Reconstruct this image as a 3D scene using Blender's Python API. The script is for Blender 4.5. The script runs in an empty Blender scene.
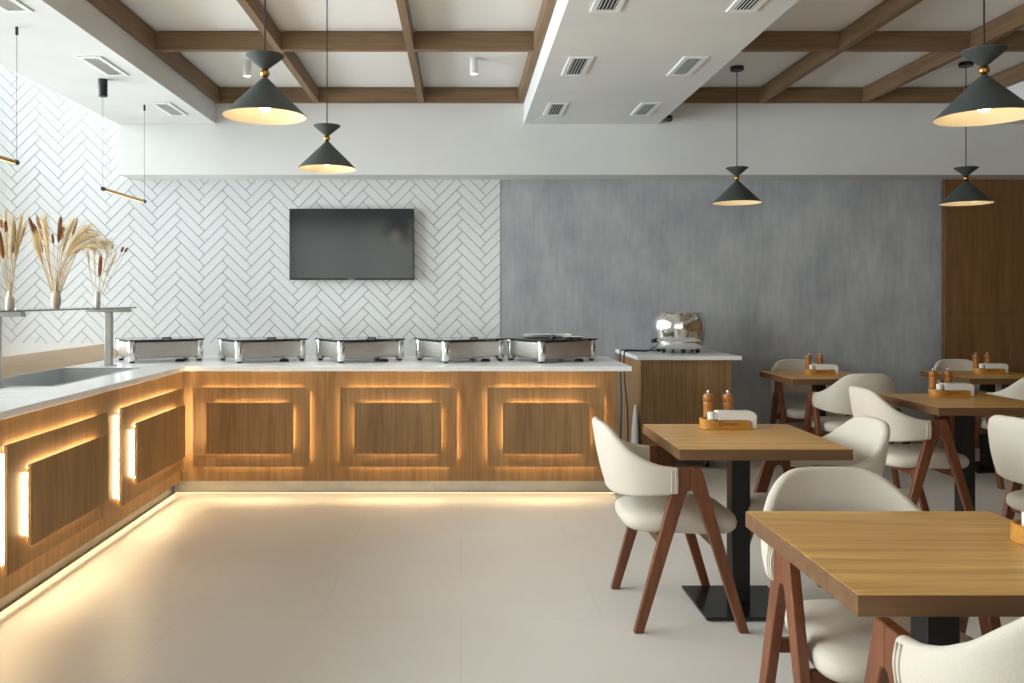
import bpy, bmesh, math, random
from mathutils import Vector, Matrix
random.seed(7)
SC = bpy.context.scene
COL = SC.collection
PI = math.pi

# ------------------------------------------------------------------ camera, world, exposure
FPX, CX, CY, CAMH = 850.0, 461.0, 298.0, 1.36
cam_d = bpy.data.cameras.new('camera')
cam = bpy.data.objects.new('camera', cam_d); COL.objects.link(cam)
cam.location = (0, 0, CAMH); cam.rotation_euler = (PI/2, 0, 0)
cam_d.sensor_width = 36.0; cam_d.lens = FPX/1024*36.0
cam_d.shift_x = (512-CX)/1024; cam_d.shift_y = -(341.5-CY)/1024
cam_d.clip_start = 0.05
SC.camera = cam
w = bpy.data.worlds.new('world'); SC.world = w; w.use_nodes = True
bg = w.node_tree.nodes['Background']; bg.inputs[0].default_value = (0.80, 0.90, 1.0, 1); bg.inputs[1].default_value = 0.6
SC.view_settings.view_transform = 'Standard'; SC.view_settings.look = 'None'
SC.view_settings.exposure = 0.45; SC.view_settings.gamma = 1.0
SC.view_settings.use_curve_mapping = False
SC.cycles.use_denoising = True
SC.cycles.max_bounces = 8; SC.cycles.diffuse_bounces = 4; SC.cycles.glossy_bounces = 4
SC.cycles.transmission_bounces = 6; SC.cycles.transparent_max_bounces = 8
SC.cycles.caustics_reflective = False; SC.cycles.caustics_refractive = False
SC.cycles.sample_clamp_indirect = 6.0

def area_light(name, loc, rot, sx, sy, power, color):
    d = bpy.data.lights.new(name, 'AREA'); d.shape = 'RECTANGLE'; d.size = sx; d.size_y = sy
    d.energy = power; d.color = color
    o = bpy.data.objects.new(name, d); COL.objects.link(o); o.location = loc; o.rotation_euler = rot
    return o
# daylight coming in through the tall window wall on the left plus an added fill light behind the camera
area_light('window_daylight', (-4.75, 4.0, 2.3), (0, -PI/2, 0), 3.6, 6.6, 780, (0.955, 0.96, 1.0))
area_light('high_window_daylight', (-4.75, 4.0, 4.82), (0, -PI/2, 0), 1.4, 6.6, 620, (0.955, 0.96, 1.0))
area_light('rear_fill', (-0.6, -3.15, 1.75), (PI/2, 0, 0), 6.4, 2.5, 85, (1.0, 0.92, 0.82))

# ------------------------------------------------------------------ mesh helpers
def NB(): return bmesh.new()
def box(bm, x0, x1, y0, y1, z0, z1):
    v = [bm.verts.new(p) for p in ((x0,y0,z0),(x1,y0,z0),(x1,y1,z0),(x0,y1,z0),(x0,y0,z1),(x1,y0,z1),(x1,y1,z1),(x0,y1,z1))]
    for f in ((3,2,1,0),(4,5,6,7),(0,1,5,4),(1,2,6,5),(2,3,7,6),(3,0,4,7)): bm.faces.new([v[i] for i in f])
    return v
def obox(bm, M, sx, sy, sz):
    v = box(bm, -sx/2, sx/2, -sy/2, sy/2, -sz/2, sz/2)
    for a in v: a.co = M @ a.co
    return v
def prism(bm, poly, t0, t1, axis='y'):
    n = len(poly)
    def P(p, t):
        return (p[0], t, p[1]) if axis == 'y' else ((t, p[0], p[1]) if axis == 'x' else (p[0], p[1], t))
    a = [bm.verts.new(P(p, t0)) for p in poly]; b = [bm.verts.new(P(p, t1)) for p in poly]
    bm.faces.new(a); bm.faces.new(b[::-1])
    for i in range(n):
        j = (i+1) % n; bm.faces.new((a[i], b[i], b[j], a[j]))
    bmesh.ops.recalc_face_normals(bm, faces=bm.faces[:])
def loft(bm, rings, caps=True, closed=True):
    vs = [[bm.verts.new(p) for p in r] for r in rings]
    n = len(vs[0])
    for a, b in zip(vs, vs[1:]):
        for i in range(n if closed else n-1):
            j = (i+1) % n; bm.faces.new((a[i], a[j], b[j], b[i]))
    if caps:
        bm.faces.new(vs[0][::-1]); bm.faces.new(vs[-1])
    bmesh.ops.recalc_face_normals(bm, faces=bm.faces[:])
def tube(bm, pts, r, n=8, caps=True):
    pts = [Vector(p) for p in pts]
    rs = r if isinstance(r, (list, tuple)) else [r]*len(pts)
    rings = []; up = None
    for i, p in enumerate(pts):
        t = (pts[min(i+1, len(pts)-1)] - pts[max(i-1, 0)])
        t = t.normalized() if t.length > 1e-9 else Vector((0, 0, 1))
        if up is None:
            up = Vector((0, 0, 1)) if abs(t.z) < 0.9 else Vector((1, 0, 0))
        s = t.cross(up)
        if s.length < 1e-6: s = t.orthogonal()
        s.normalize(); up = s.cross(t).normalized()
        rings.append([p + (s*math.cos(2*PI*k/n) + up*math.sin(2*PI*k/n))*rs[i] for k in range(n)])
    vs = [[bm.verts.new(q) for q in r_] for r_ in rings]
    for a, b in zip(vs, vs[1:]):
        for i in range(n):
            j = (i+1) % n; bm.faces.new((a[i], a[j], b[j], b[i]))
    if caps:
        bm.faces.new(vs[0][::-1]); bm.faces.new(vs[-1])
def lathe(bm, prof, c=(0, 0, 0), n=32):
    rings = []
    for r, z in prof:
        if r < 1e-6: rings.append([bm.verts.new((c[0], c[1], c[2]+z))])
        else: rings.append([bm.verts.new((c[0]+r*math.cos(2*PI*k/n), c[1]+r*math.sin(2*PI*k/n), c[2]+z)) for k in range(n)])
    for a, b in zip(rings, rings[1:]):
        for i in range(n):
            j = (i+1) % n
            if len(a) == 1 and len(b) == 1: continue
            if len(a) == 1: bm.faces.new((a[0], b[j], b[i]))
            elif len(b) == 1: bm.faces.new((a[i], a[j], b[0]))
            else: bm.faces.new((a[i], a[j], b[j], b[i]))
def ball(bm, c, r, n=16):
    lathe(bm, [(r*math.sin(PI*k/10) if 0 < k < 10 else 0, -r*math.cos(PI*k/10)) for k in range(11)], c, n)
def frame_xz(bm, x0, x1, z0, z1, b, y0, y1):
    box(bm, x0, x0+b, y0, y1, z0, z1); box(bm, x1-b, x1, y0, y1, z0, z1)
    box(bm, x0+b, x1-b, y0, y1, z0, z0+b); box(bm, x0+b, x1-b, y0, y1, z1-b, z1)

def obj(name, bm, mat, parent=None, smooth=False, bevel=0, world=True, seg=2, angle=40):
    me = bpy.data.meshes.new(name)
    if parent is not None and world:
        off = Vector((0, 0, 0)); q = parent
        while q is not None: off += q.location; q = q.parent
        bmesh.ops.translate(bm, verts=bm.verts[:], vec=-off)
    bm.to_mesh(me); bm.free()
    o = bpy.data.objects.new(name, me); COL.objects.link(o)
    if mat: me.materials.append(mat)
    if parent is not None: o.parent = parent
    if smooth:
        me.polygons.foreach_set('use_smooth', [True]*len(me.polygons))
        try: me.set_sharp_from_angle(angle=math.radians(angle))
        except Exception: pass
    if bevel:
        m = o.modifiers.new('bevel', 'BEVEL'); m.width = bevel; m.segments = seg; m.limit_method = 'ANGLE'; m.angle_limit = math.radians(30)
        if not smooth: me.polygons.foreach_set('use_smooth', [True]*len(me.polygons)); m.harden_normals = True
    return o
def tag(o, label, cat, group=None, kind=None):
    o['label'] = label; o['category'] = cat
    if group: o['group'] = group
    if kind: o['kind'] = kind
    return o
def thing(name, label, cat, loc=(0, 0, 0), rz=0, group=None):
    o = bpy.data.objects.new(name, None); COL.objects.link(o); o.empty_display_size = .1
    o.location = loc; o.rotation_euler = (0, 0, rz)
    return tag(o, label, cat, group)
def struct(name, bm, mat, **k):
    o = obj(name, bm, mat, **k); o['kind'] = 'structure'; return o
def dup(root, loc, rz, label, group=None):
    def cp(o, par):
        c = o.copy(); COL.objects.link(c); c.parent = par
        for ch in o.children: cp(ch, c)
        return c
    r = cp(root, None); r.location = loc; r.rotation_euler = (0, 0, rz); r['label'] = label
    if group: r['group'] = group
    return r

# ------------------------------------------------------------------ materials
def lin(r, g, b):
    f = lambda c: (c/255/12.92) if c <= 10 else ((c/255+.055)/1.055)**2.4
    return (f(r), f(g), f(b), 1)
def mat(name, col, rough=.5, metal=0, spec=.5, emit=None, es=0, coat=0):
    m = bpy.data.materials.new(name); m.use_nodes = True
    p = m.node_tree.nodes['Principled BSDF']
    p.inputs['Base Color'].default_value = col; p.inputs['Roughness'].default_value = rough
    p.inputs['Metallic'].default_value = metal; p.inputs['Specular IOR Level'].default_value = spec
    if coat: p.inputs['Coat Weight'].default_value = coat
    if emit: p.inputs['Emission Color'].default_value = emit; p.inputs['Emission Strength'].default_value = es
    return m
def nodes(m): return m.node_tree.nodes, m.node_tree.links, m.node_tree.nodes['Principled BSDF']
def noise_col(m, c1, c2, scale=(1, 1, 1), ns=5, detail=6, lo=.35, hi=.65, bump=0, rough=None, dist=0):
    N, L, p = nodes(m)
    tc = N.new('ShaderNodeTexCoord'); mp = N.new('ShaderNodeMapping'); mp.inputs['Scale'].default_value = scale
    L.new(tc.outputs['Object'], mp.inputs['Vector'])
    n = N.new('ShaderNodeTexNoise'); n.inputs['Scale'].default_value = ns; n.inputs['Detail'].default_value = detail; n.inputs['Distortion'].default_value = dist
    L.new(mp.outputs[0], n.inputs['Vector'])
    r = N.new('ShaderNodeValToRGB'); r.color_ramp.elements[0].position = lo; r.color_ramp.elements[1].position = hi
    r.color_ramp.elements[0].color = c1; r.color_ramp.elements[1].color = c2
    L.new(n.outputs['Fac'], r.inputs['Fac']); L.new(r.outputs['Color'], p.inputs['Base Color'])
    if bump:
        b = N.new('ShaderNodeBump'); b.inputs['Strength'].default_value = bump; b.inputs['Distance'].default_value = .004
        L.new(n.outputs['Fac'], b.inputs['Height']); L.new(b.outputs[0], p.inputs['Normal'])
    if rough:
        mr = N.new('ShaderNodeMapRange'); mr.inputs['To Min'].default_value = rough[0]; mr.inputs['To Max'].default_value = rough[1]
        L.new(n.outputs['Fac'], mr.inputs['Value']); L.new(mr.outputs[0], p.inputs['Roughness'])
    return m
def wood(name, c1, c2, axis='z', rough=.45, fine=60, spec=.4, streak=.55):
    """fine straight grain along one axis, with a broader figure on top"""
    m = mat(name, c1, rough, spec=spec); N, L, p = nodes(m)
    tc = N.new('ShaderNodeTexCoord')
    def tex(s_across, s_along, scale, dist):
        mp = N.new('ShaderNodeMapping'); s = [s_across]*3; s['xyz'.index(axis)] = s_along
        mp.inputs['Scale'].default_value = s; L.new(tc.outputs['Object'], mp.inputs['Vector'])
        n = N.new('ShaderNodeTexNoise'); n.inputs['Scale'].default_value = scale; n.inputs['Detail'].default_value = 5
        n.inputs['Roughness'].default_value = .6; n.inputs['Distortion'].default_value = dist
        L.new(mp.outputs[0], n.inputs['Vector']); return n
    a = tex(1, .035, fine, .2); b = tex(1, .09, 9, 1.2)
    mx = N.new('ShaderNodeMix'); mx.data_type = 'FLOAT'; mx.inputs['Factor'].default_value = streak
    L.new(a.outputs['Fac'], mx.inputs['A']); L.new(b.outputs['Fac'], mx.inputs['B'])
    r = N.new('ShaderNodeValToRGB'); r.color_ramp.elements[0].position = .36; r.color_ramp.elements[1].position = .64
    r.color_ramp.elements[0].color = c1; r.color_ramp.elements[1].color = c2
    L.new(mx.outputs['Result'], r.inputs['Fac']); L.new(r.outputs['Color'], p.inputs['Base Color'])
    bp = N.new('ShaderNodeBump'); bp.inputs['Strength'].default_value = .12; bp.inputs['Distance'].default_value = .002
    L.new(a.outputs['Fac'], bp.inputs['Height']); L.new(bp.outputs[0], p.inputs['Normal'])
    return m
def thin_glass(name, tint, refl=.12):
    m = bpy.data.materials.new(name); m.use_nodes = True; N, L = m.node_tree.nodes, m.node_tree.links
    N.remove(N['Principled BSDF']); out = N['Material Output']
    t = N.new('ShaderNodeBsdfTransparent'); t.inputs[0].default_value = tint
    g = N.new('ShaderNodeBsdfGlossy'); g.inputs['Roughness'].default_value = .02
    fr = N.new('ShaderNodeFresnel'); fr.inputs[0].default_value = 1.5
    mx = N.new('ShaderNodeMixShader'); L.new(fr.outputs[0], mx.inputs[0]); L.new(t.outputs[0], mx.inputs[1]); L.new(g.outputs[0], mx.inputs[2])
    L.new(mx.outputs[0], out.inputs[0]); return m

M = {}
M['white_paint'] = noise_col(mat('white_paint', lin(232,232,230), .8, spec=.2), lin(219,219,218), lin(223,223,221), ns=3)
M['wall_front_paint'] = mat('taupe_paint', lin(150,138,126), .8, spec=.2)
M['ceiling_white'] = mat('ceiling_white', lin(236,234,231), .85, spec=.2)
# floor: large porcelain slabs with faint joints
m = mat('porcelain_floor', lin(206,198,188), .4, spec=.4); N, L, p = nodes(m)
tc = N.new('ShaderNodeTexCoord'); br = N.new('ShaderNodeTexBrick')
br.offset = .5; br.inputs['Scale'].default_value = 1; br.inputs['Brick Width'].default_value = 1.2; br.inputs['Row Height'].default_value = .6
br.inputs['Mortar Size'].default_value = .0025; br.inputs['Mortar Smooth'].default_value = .2
nz = N.new('ShaderNodeTexNoise'); nz.inputs['Scale'].default_value = 1.6; nz.inputs['Detail'].default_value = 4; nz.inputs['Roughness'].default_value = .5
rp = N.new('ShaderNodeValToRGB'); rp.color_ramp.elements[0].position = .3; rp.color_ramp.elements[1].position = .7
rp.color_ramp.elements[0].color = lin(222,215,206); rp.color_ramp.elements[1].color = lin(227,221,212)
L.new(tc.outputs['Object'], br.inputs['Vector']); L.new(tc.outputs['Object'], nz.inputs['Vector']); L.new(nz.outputs['Fac'], rp.inputs['Fac'])
L.new(rp.outputs['Color'], br.inputs['Color1']); L.new(rp.outputs['Color'], br.inputs['Color2']); br.inputs['Mortar'].default_value = lin(214,207,198)
L.new(br.outputs['Color'], p.inputs['Base Color'])
M['floor'] = m
# glazed tile with a slightly uneven surface
m = mat('white_glazed_tile', lin(222,224,225), .12, spec=.5); N, L, p = nodes(m)
tc = N.new('ShaderNodeTexCoord'); nz = N.new('ShaderNodeTexNoise'); nz.inputs['Scale'].default_value = 22; nz.inputs['Detail'].default_value = 3
L.new(tc.outputs['Object'], nz.inputs['Vector'])
bp = N.new('ShaderNodeBump'); bp.inputs['Strength'].default_value = .25; bp.inputs['Distance'].default_value = .004
L.new(nz.outputs['Fac'], bp.inputs['Height']); L.new(bp.outputs[0], p.inputs['Normal'])
M['tile'] = m
M['grout'] = mat('grey_grout', lin(116,117,120), .9, spec=.1)
# microcement wall: cloudy with vertical trowel strokes
m = mat('grey_microcement', lin(130,133,136), .55, spec=.35); N, L, p = nodes(m)
tc = N.new('ShaderNodeTexCoord')
def ctex(scale, ns, det):
    mp = N.new('ShaderNodeMapping'); mp.inputs['Scale'].default_value = scale; L.new(tc.outputs['Object'], mp.inputs['Vector'])
    n = N.new('ShaderNodeTexNoise'); n.inputs['Scale'].default_value = ns; n.inputs['Detail'].default_value = det; n.inputs['Roughness'].default_value = .65
    L.new(mp.outputs[0], n.inputs['Vector']); return n
a = ctex((1.3, 1, .8), 2.2, 9); b = ctex((9, 9, 1.2), 3.0, 4)
mx = N.new('ShaderNodeMix'); mx.data_type = 'FLOAT'; mx.inputs['Factor'].default_value = .28
L.new(a.outputs['Fac'], mx.inputs['A']); L.new(b.outputs['Fac'], mx.inputs['B'])
rp = N.new('ShaderNodeValToRGB'); rp.color_ramp.elements[0].position = .3; rp.color_ramp.elements[1].position = .7
rp.color_ramp.elements[0].color = lin(144,148,153); rp.color_ramp.elements[1].color = lin(190,192,194)
L.new(mx.outputs['Result'], rp.inputs['Fac']); L.new(rp.outputs['Color'], p.inputs['Base Color'])
bp = N.new('ShaderNodeBump'); bp.inputs['Strength'].default_value = .15; bp.inputs['Distance'].default_value = .006
L.new(mx.outputs['Result'], bp.inputs['Height']); L.new(bp.outputs[0], p.inputs['Normal'])
M['microcement'] = m
M['oak'] = wood('oak_veneer', lin(126,95,60), lin(165,129,86), 'z', .5, 70)
M['oak_light'] = wood('pale_oak_ledge', lin(218,186,150), lin(230,202,170), 'y', .5, 50)
M['wall_wood'] = wood('brown_wall_veneer', lin(108,76,46), lin(134,98,62), 'z', .5, 60)
M['beam_x'] = wood('beam_wood_across', lin(108,84,60), lin(138,111,82), 'x', .6, 50)
M['beam_y'] = wood('beam_wood_along', lin(108,84,60), lin(138,111,82), 'y', .6, 50)
M['table'] = wood('table_oak', lin(176,120,52), lin(238,188,108), 'x', .34, 24, spec=.5, streak=.68)
M['table_edge_shaded'] = wood('table_edge_band_shaded', lin(100,70,46), lin(124,90,60), 'x', .45, 40)  # darker banding, with shade on the edges also put into its colour
M['walnut'] = wood('walnut_leg', lin(98,55,34), lin(130,79,50), 'z', .4, 60)
M['amber'] = wood('amber_bamboo', lin(178,118,44), lin(208,152,68), 'x', .35, 60)
M['mill'] = wood('amber_mill_wood', lin(150,92,38), lin(188,126,58), 'z', .35, 60)
M['engrave'] = mat('dark_engraving', lin(104,60,16), .7)
M['fabric'] = noise_col(mat('cream_fabric', lin(212,204,190), .95, spec=.15), lin(208,198,183), lin(216,206,192), ns=420, detail=2, bump=.2)
M['quartz'] = noise_col(mat('white_quartz', lin(235,234,231), .22), lin(244,244,242), lin(250,250,248), ns=14, detail=8)
M['steel'] = noise_col(mat('brushed_steel', lin(205,203,200), .34, 1), lin(200,198,195), lin(212,210,207), (1, 1, 14), 12, 3)
M['satin'] = mat('satin_steel', lin(222,221,218), .26, 1)
M['chrome'] = mat('polished_steel', lin(236,235,233), .15, 1)
M['dull_steel'] = noise_col(mat('matt_steel', lin(178,174,166), .42, 1), lin(176,173,166), lin(186,183,176), (1, 1, 1), 8, 3)
M['well_steel'] = mat('well_steel', lin(198,200,200), .45, 1)
M['black'] = mat('black_powder_coat', lin(22,24,25), .45)
M['black_plate'] = mat('black_base_plate', lin(20,22,22), .18, spec=.6)
M['rubber'] = mat('black_rubber', lin(14,14,14), .6)
M['screen'] = mat('tv_glass', lin(30,33,36), .12, spec=.6)
M['tv_frame'] = mat('tv_frame', lin(14,15,17), .35)
M['logo'] = mat('silver_print', lin(190,192,196), .4)
M['shade'] = mat('dark_green_grey_shade', lin(74,78,76), .6, spec=.3)
M['shade_in'] = mat('cream_shade_lining', lin(226,206,166), .6)
M['brass'] = mat('brass', lin(190,146,80), .25, 1)
M['bulb'] = mat('warm_bulb', lin(255,240,214), .4, emit=(1, .86, .66, 1), es=7)
M['spot_glow'] = mat('spot_glow', lin(255,250,240), .4, emit=(1, .95, .86, 1), es=9)
M['led'] = mat('warm_led', lin(255,230,190), .5, emit=(1, .80, .47, 1), es=22)
M['led_floor'] = mat('warm_plinth_led', lin(255,230,190), .5, emit=(1, .77, .45, 1), es=5)
M['kick_fill'] = mat('kick_fill_glow', lin(255,230,190), .5, emit=(1, .77, .45, 1), es=3)  # added weak glow that brightens the toe kick
M['tube_glow'] = mat('tube_led', lin(255,226,180), .5, emit=(1, .74, .42, 1), es=.9)
M['white_plastic'] = mat('white_plastic', lin(236,236,234), .45)
M['vent_dark'] = mat('vent_cavity', lin(30,31,32), .8)
M['dark_glass'] = mat('dark_glass_top', lin(22,24,25), .04, spec=.9)
M['porcelain'] = mat('white_porcelain', lin(243,242,239), .18)
M['paper'] = mat('white_paper', lin(240,238,232), .9, spec=.1)
M['vase'] = mat('beige_ceramic', lin(222,206,190), .7)
M['vase_white'] = mat('white_ceramic', lin(232,228,222), .6)
M['cattail'] = noise_col(mat('cattail_brown', lin(110,72,44), .95, spec=.1), lin(112,74,46), lin(150,108,74), ns=120)
M['straw'] = mat('dry_straw', lin(202,174,124), .9, spec=.1)
M['pampas'] = mat('pampas_cream', lin(226,204,164), .95, spec=.1)
M['glass'] = thin_glass('clear_glass', (.93, .97, .96, 1))
M['glass_edge'] = mat('green_glass_edge', lin(128,142,140), .15, spec=.6)
M['led_metal'] = M['dull_steel']

# ------------------------------------------------------------------ room shell
XL, XR, YF, YB = -4.6, 6.2, -3.0, 7.7
ZS, ZC, ZU = 2.87, 3.18, 5.8      # soffit, coffer ceiling, high ceiling by the windows
XE = -2.974                        # left edge of the lowered ceiling
bm = NB(); box(bm, XL-.2, XR+.2, YF-.2, YB+.2, -.12, 0); struct('floor', bm, M['floor'])
bm = NB(); box(bm, XL-.2, XR+.2, YB+.02, YB+.2, 0, ZU+.1); struct('wall_back', bm, M['white_paint'])
bm = NB(); box(bm, XR, XR+.2, YF, YB+.02, 0, ZU+.1); struct('wall_right', bm, M['wall_wood'])
# tile field on the back wall: grout bed + herringbone of 300 x 75 mm glazed tiles, cut to the field
TX0, TX1, TZ0, TZ1 = XL, .353, .955, 4.2
bm = NB(); box(bm, TX0, TX1, YB-.004, YB+.02, TZ0, TZ1); box(bm, TX0, TX1, YB-.002, YB+.02, 0, TZ0)
struct('wall_back_tile_bed', bm, M['grout'])
bm = NB(); box(bm, TX0, TX1, YB-.012, YB-.004, 0, TZ0); struct('wall_back_plinth', bm, M['white_paint'])
bm = NB(); TL, TW, G = .3, .075, .004
S2 = math.sqrt(2); ox = -2.584 - (TL-TW)/S2; oz = 2.39
def tile(u0, u1, v0, v1):
    u0 += G/2; u1 -= G/2; v0 += G/2; v1 -= G/2
    c = [((u-v)/S2+ox, (u+v)/S2+oz) for u, v in ((u0,v0),(u1,v0),(u1,v1),(u0,v1))]
    if max(a[0] for a in c) < TX0 or min(a[0] for a in c) > TX1 or max(a[1] for a in c) < TZ0 or min(a[1] for a in c) > TZ1: return
    tl = random.uniform(-.0012, .0012); tk = random.uniform(-.0006, .0006)
    cx = sum(a[0] for a in c)/4; cz = sum(a[1] for a in c)/4
    def P(a, s, y):
        x = cx+(a[0]-cx)*s; z = cz+(a[1]-cz)*s
        return (x, y + tl*(x-cx)*8 + tk*(z-cz)*8, z)
    base = [bm.verts.new((a[0], YB-.004, a[1])) for a in c]
    edge = [bm.verts.new(P(a, 1, YB-.0105)) for a in c]
    top = [bm.verts.new(P(a, .975, YB-.012)) for a in c]
    for i in range(4):
        j = (i+1) % 4
        bm.faces.new((base[i], base[j], edge[j], edge[i])); bm.faces.new((edge[i], edge[j], top[j], top[i]))
    bm.faces.new(top)
K = 4
for n in range(-80, 81):
    for q in range(-12, 13):
        tile(n*TW+2*TL*q, n*TW+2*TL*q+TL, n*TW, (n+1)*TW)
        c = n + 2*K*q
        tile(c*TW, (c+1)*TW, (n-2*K+1)*TW, (n-K+1)*TW)
for co, no in (((TX0,0,0),(-1,0,0)), ((TX1,0,0),(1,0,0)), ((0,0,TZ0),(0,0,-1)), ((0,0,TZ1),(0,0,1))):
    bmesh.ops.bisect_plane(bm, geom=bm.verts[:]+bm.edges[:]+bm.faces[:], plane_co=co, plane_no=no, clear_outer=True)
bmesh.ops.recalc_face_normals(bm, faces=bm.faces[:])
struct('wall_back_herringbone_tiles', bm, M['tile'])
bm = NB(); box(bm, TX1, 4.345, YB-.008, YB+.02, 0, 2.6); struct('wall_back_microcement', bm, M['microcement'])
bm = NB()
seams_x = [4.365, 5.28, XR]; seams_z = [0, 1.215, 2.6]
for i in range(2):
    for j in range(2):
        box(bm, seams_x[i]+.002, seams_x[i+1]-.002, YB-.03, YB+.02, seams_z[j]+.002, seams_z[j+1]-.002)
struct('wall_back_wood_cladding', bm, M['wall_wood'], bevel=.001)
bm = NB(); box(bm, 4.345, 4.365, YB-.02, YB+.02, 0, 2.6); struct('trim_1', bm, M['dull_steel'])

# lowered ceiling
bm = NB(); box(bm, XE, XR, YB-.32, YB+.02, 2.43, ZU+.1); struct('ceiling_bulkhead', bm, M['white_paint'])
bm = NB(); box(bm, XE, -2.126, YF, YB-.32, ZS, ZU+.1); struct('ceiling_soffit_left', bm, M['white_paint'])
bm = NB(); box(bm, .545, 1.712, YF, YB-.32, ZS, ZU+.1); struct('ceiling_soffit_middle', bm, M['white_paint'])
bm = NB(); box(bm, 4.38, XR, YF, YB-.32, ZS, ZU+.1); struct('ceiling_soffit_right', bm, M['white_paint'])
bm = NB(); box(bm, -2.126, .545, YF, YB-.32, ZC, ZU+.1); box(bm, 1.712, 4.38, YF, YB-.32, ZC, ZU+.1)
struct('ceiling', bm, M['ceiling_white'])
bm = NB(); box(bm, XL-.2, XE, YF, YB+.02, ZU, ZU+.1); struct('ceiling_by_windows', bm, M['ceiling_white'])
# timber grid in the two coffers
BZ0, BZ1, BW = 3.05, 3.166, .05
def beam(name, x0, x1, y0, y1, mtl):
    bm = NB(); box(bm, x0, x1, y0, y1, BZ0, BZ1)
    ix, iy = min(.012, (x1-x0)/4), min(.012, (y1-y0)/4)
    box(bm, x0+ix, x1-ix, y0+iy, y1-iy, BZ1, ZC)
    o = struct(name, bm, M[mtl]); return o
for (x0, x1, mids) in ((-2.126, .545, (-1.25, -.345)), (1.712, 4.38, (2.60, 3.49))):
    beam('ceiling_beam', x0, x0+BW, 1.2, YB-.32, 'beam_y'); beam('ceiling_beam', x1-BW, x1, 1.2, YB-.32, 'beam_y')
    for xm in mids: beam('ceiling_beam', xm-BW/2, xm+BW/2, 1.2, YB-.32-BW, 'beam_y')
    xs = [x0+BW] + [v for xm in mids for v in (xm-BW/2, xm+BW/2)] + [x1-BW]
    for yc in (7.355, 5.81, 4.33, 2.85, 1.37):
        if yc == 7.355: beam('ceiling_beam', x0+BW, x1-BW, yc-BW/2, yc+BW/2, 'beam_x')
        else:
            for a, b in zip(xs[::2], xs[1::2]): beam('ceiling_beam', a, b, yc-BW/2, yc+BW/2, 'beam_x')

# window wall on the left and the wall behind the camera
bm = NB(); box(bm, XL-.2, XL, YF, YB+.02, 0, .35); box(bm, XL-.2, XL, YF, YB+.02, 5.55, ZU+.1)
for y0, y1 in ((YF, .7), (7.3, YB+.02)): box(bm, XL-.2, XL, y0, y1, .35, 5.55)
struct('wall_left', bm, M['white_paint'])
def window_lr(name, y0, y1):
    bm = NB(); b = .05
    for a, c in ((y0, y0+b), (y1-b, y1)): box(bm, XL-.12, XL-.06, a, c, .35, 5.55)
    for a, c in ((.35, .35+b), (5.55-b, 5.55), (2.55, 2.55+b), (4.1, 4.1+b)): box(bm, XL-.12, XL-.06, y0+b, y1-b, a, c)
    o = struct(name, bm, M['black'])
    g = NB(); box(g, XL-.093, XL-.087, y0+b, y1-b, .4, 5.5); obj('pane', g, M['glass'], o)
for i in range(4): window_lr('window_%d' % (i+1), .7+1.65*i, .7+1.65*(i+1))
bm = NB(); box(bm, XL-.2, XR+.2, YF-.2, YF, 0, .5); box(bm, XL-.2, XR+.2, YF-.2, YF, 3.0, ZU+.1)
for x0, x1 in ((XL-.2, -3.8), (-.75, -.45), (2.6, XR+.2)): box(bm, x0, x1, YF-.2, YF, .5, 3.0)
struct('wall_front', bm, M['wall_front_paint'])
def window_f(name, x0, x1):
    bm = NB(); b = .05
    for a, c in ((x0, x0+b), (x1-b, x1), ((x0+x1)/2-b/2, (x0+x1)/2+b/2)): box(bm, a, c, YF-.12, YF-.06, .5, 3.0)
    for a, c in ((.5, .5+b), (3.0-b, 3.0)): box(bm, x0, x1, YF-.12, YF-.06, a, c)
    o = struct(name, bm, M['black'])
    g = NB(); box(g, x0+b, x1-b, YF-.093, YF-.087, .55, 2.95); obj('pane', g, M['glass'], o)
window_f('window_5', -3.8, -.75); window_f('window_6', -.45, 2.6)  # unseen rear windows, put in for the fill light

# ------------------------------------------------------------------ ceiling vents
def vent(xc, yc, label):
    t = thing('ceiling_vent', label, 'vent', (xc, yc, ZS), 0, 'air vents in the lowered ceiling')
    L_, W_ = .45, .155
    bm = NB(); b = .03
    box(bm, xc-W_/2, xc-W_/2+b, yc-L_/2, yc+L_/2, ZS-.008, ZS); box(bm, xc+W_/2-b, xc+W_/2, yc-L_/2, yc+L_/2, ZS-.008, ZS)
    box(bm, xc-W_/2+b, xc+W_/2-b, yc-L_/2, yc-L_/2+b, ZS-.008, ZS); box(bm, xc-W_/2+b, xc+W_/2-b, yc+L_/2-b, yc+L_/2, ZS-.008, ZS)
    obj('vent_frame', bm, M['white_plastic'], t, bevel=.002)
    bm = NB(); box(bm, xc-W_/2+b, xc+W_/2-b, yc-L_/2+b, yc+L_/2-b, ZS-.0015, ZS-.0005); obj('backing', bm, M['vent_dark'], t)
    bm = NB(); n = 5
    for i in range(n):
        x = xc-W_/2+b+(i+.5)*(W_-2*b)/n
        obox(bm, Matrix.Translation((x, yc, ZS-.005)) @ Matrix.Rotation(.5, 4, 'Y'), .0022, L_-2*b, .009)
    obj('vent_blades', bm, M['white_plastic'], t)
for yc, s in ((4.25, 'nearest'), (5.53, 'middle one'), (6.79, 'farthest')):
    vent(-2.325, yc, 'white slotted air vent in the left soffit, %s along it' % s)
    vent(.755, yc, 'white air vent in the wide ceiling drop, %s along its left side' % s)
    vent(1.47, yc, 'white air vent in the wide ceiling drop, %s along its right side' % s)
# small black sensor at the corner of the drop
bm = NB(); tube(bm, [(1.712, 7.20, 2.885), (1.755, 7.18, 2.878), (1.775, 7.165, 2.873)], [.022, .03, .024], 16)
tag(obj('sensor', bm, M['black'], smooth=True), 'tiny black sensor at the far right corner of the wide ceiling drop', 'sensor')

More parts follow.
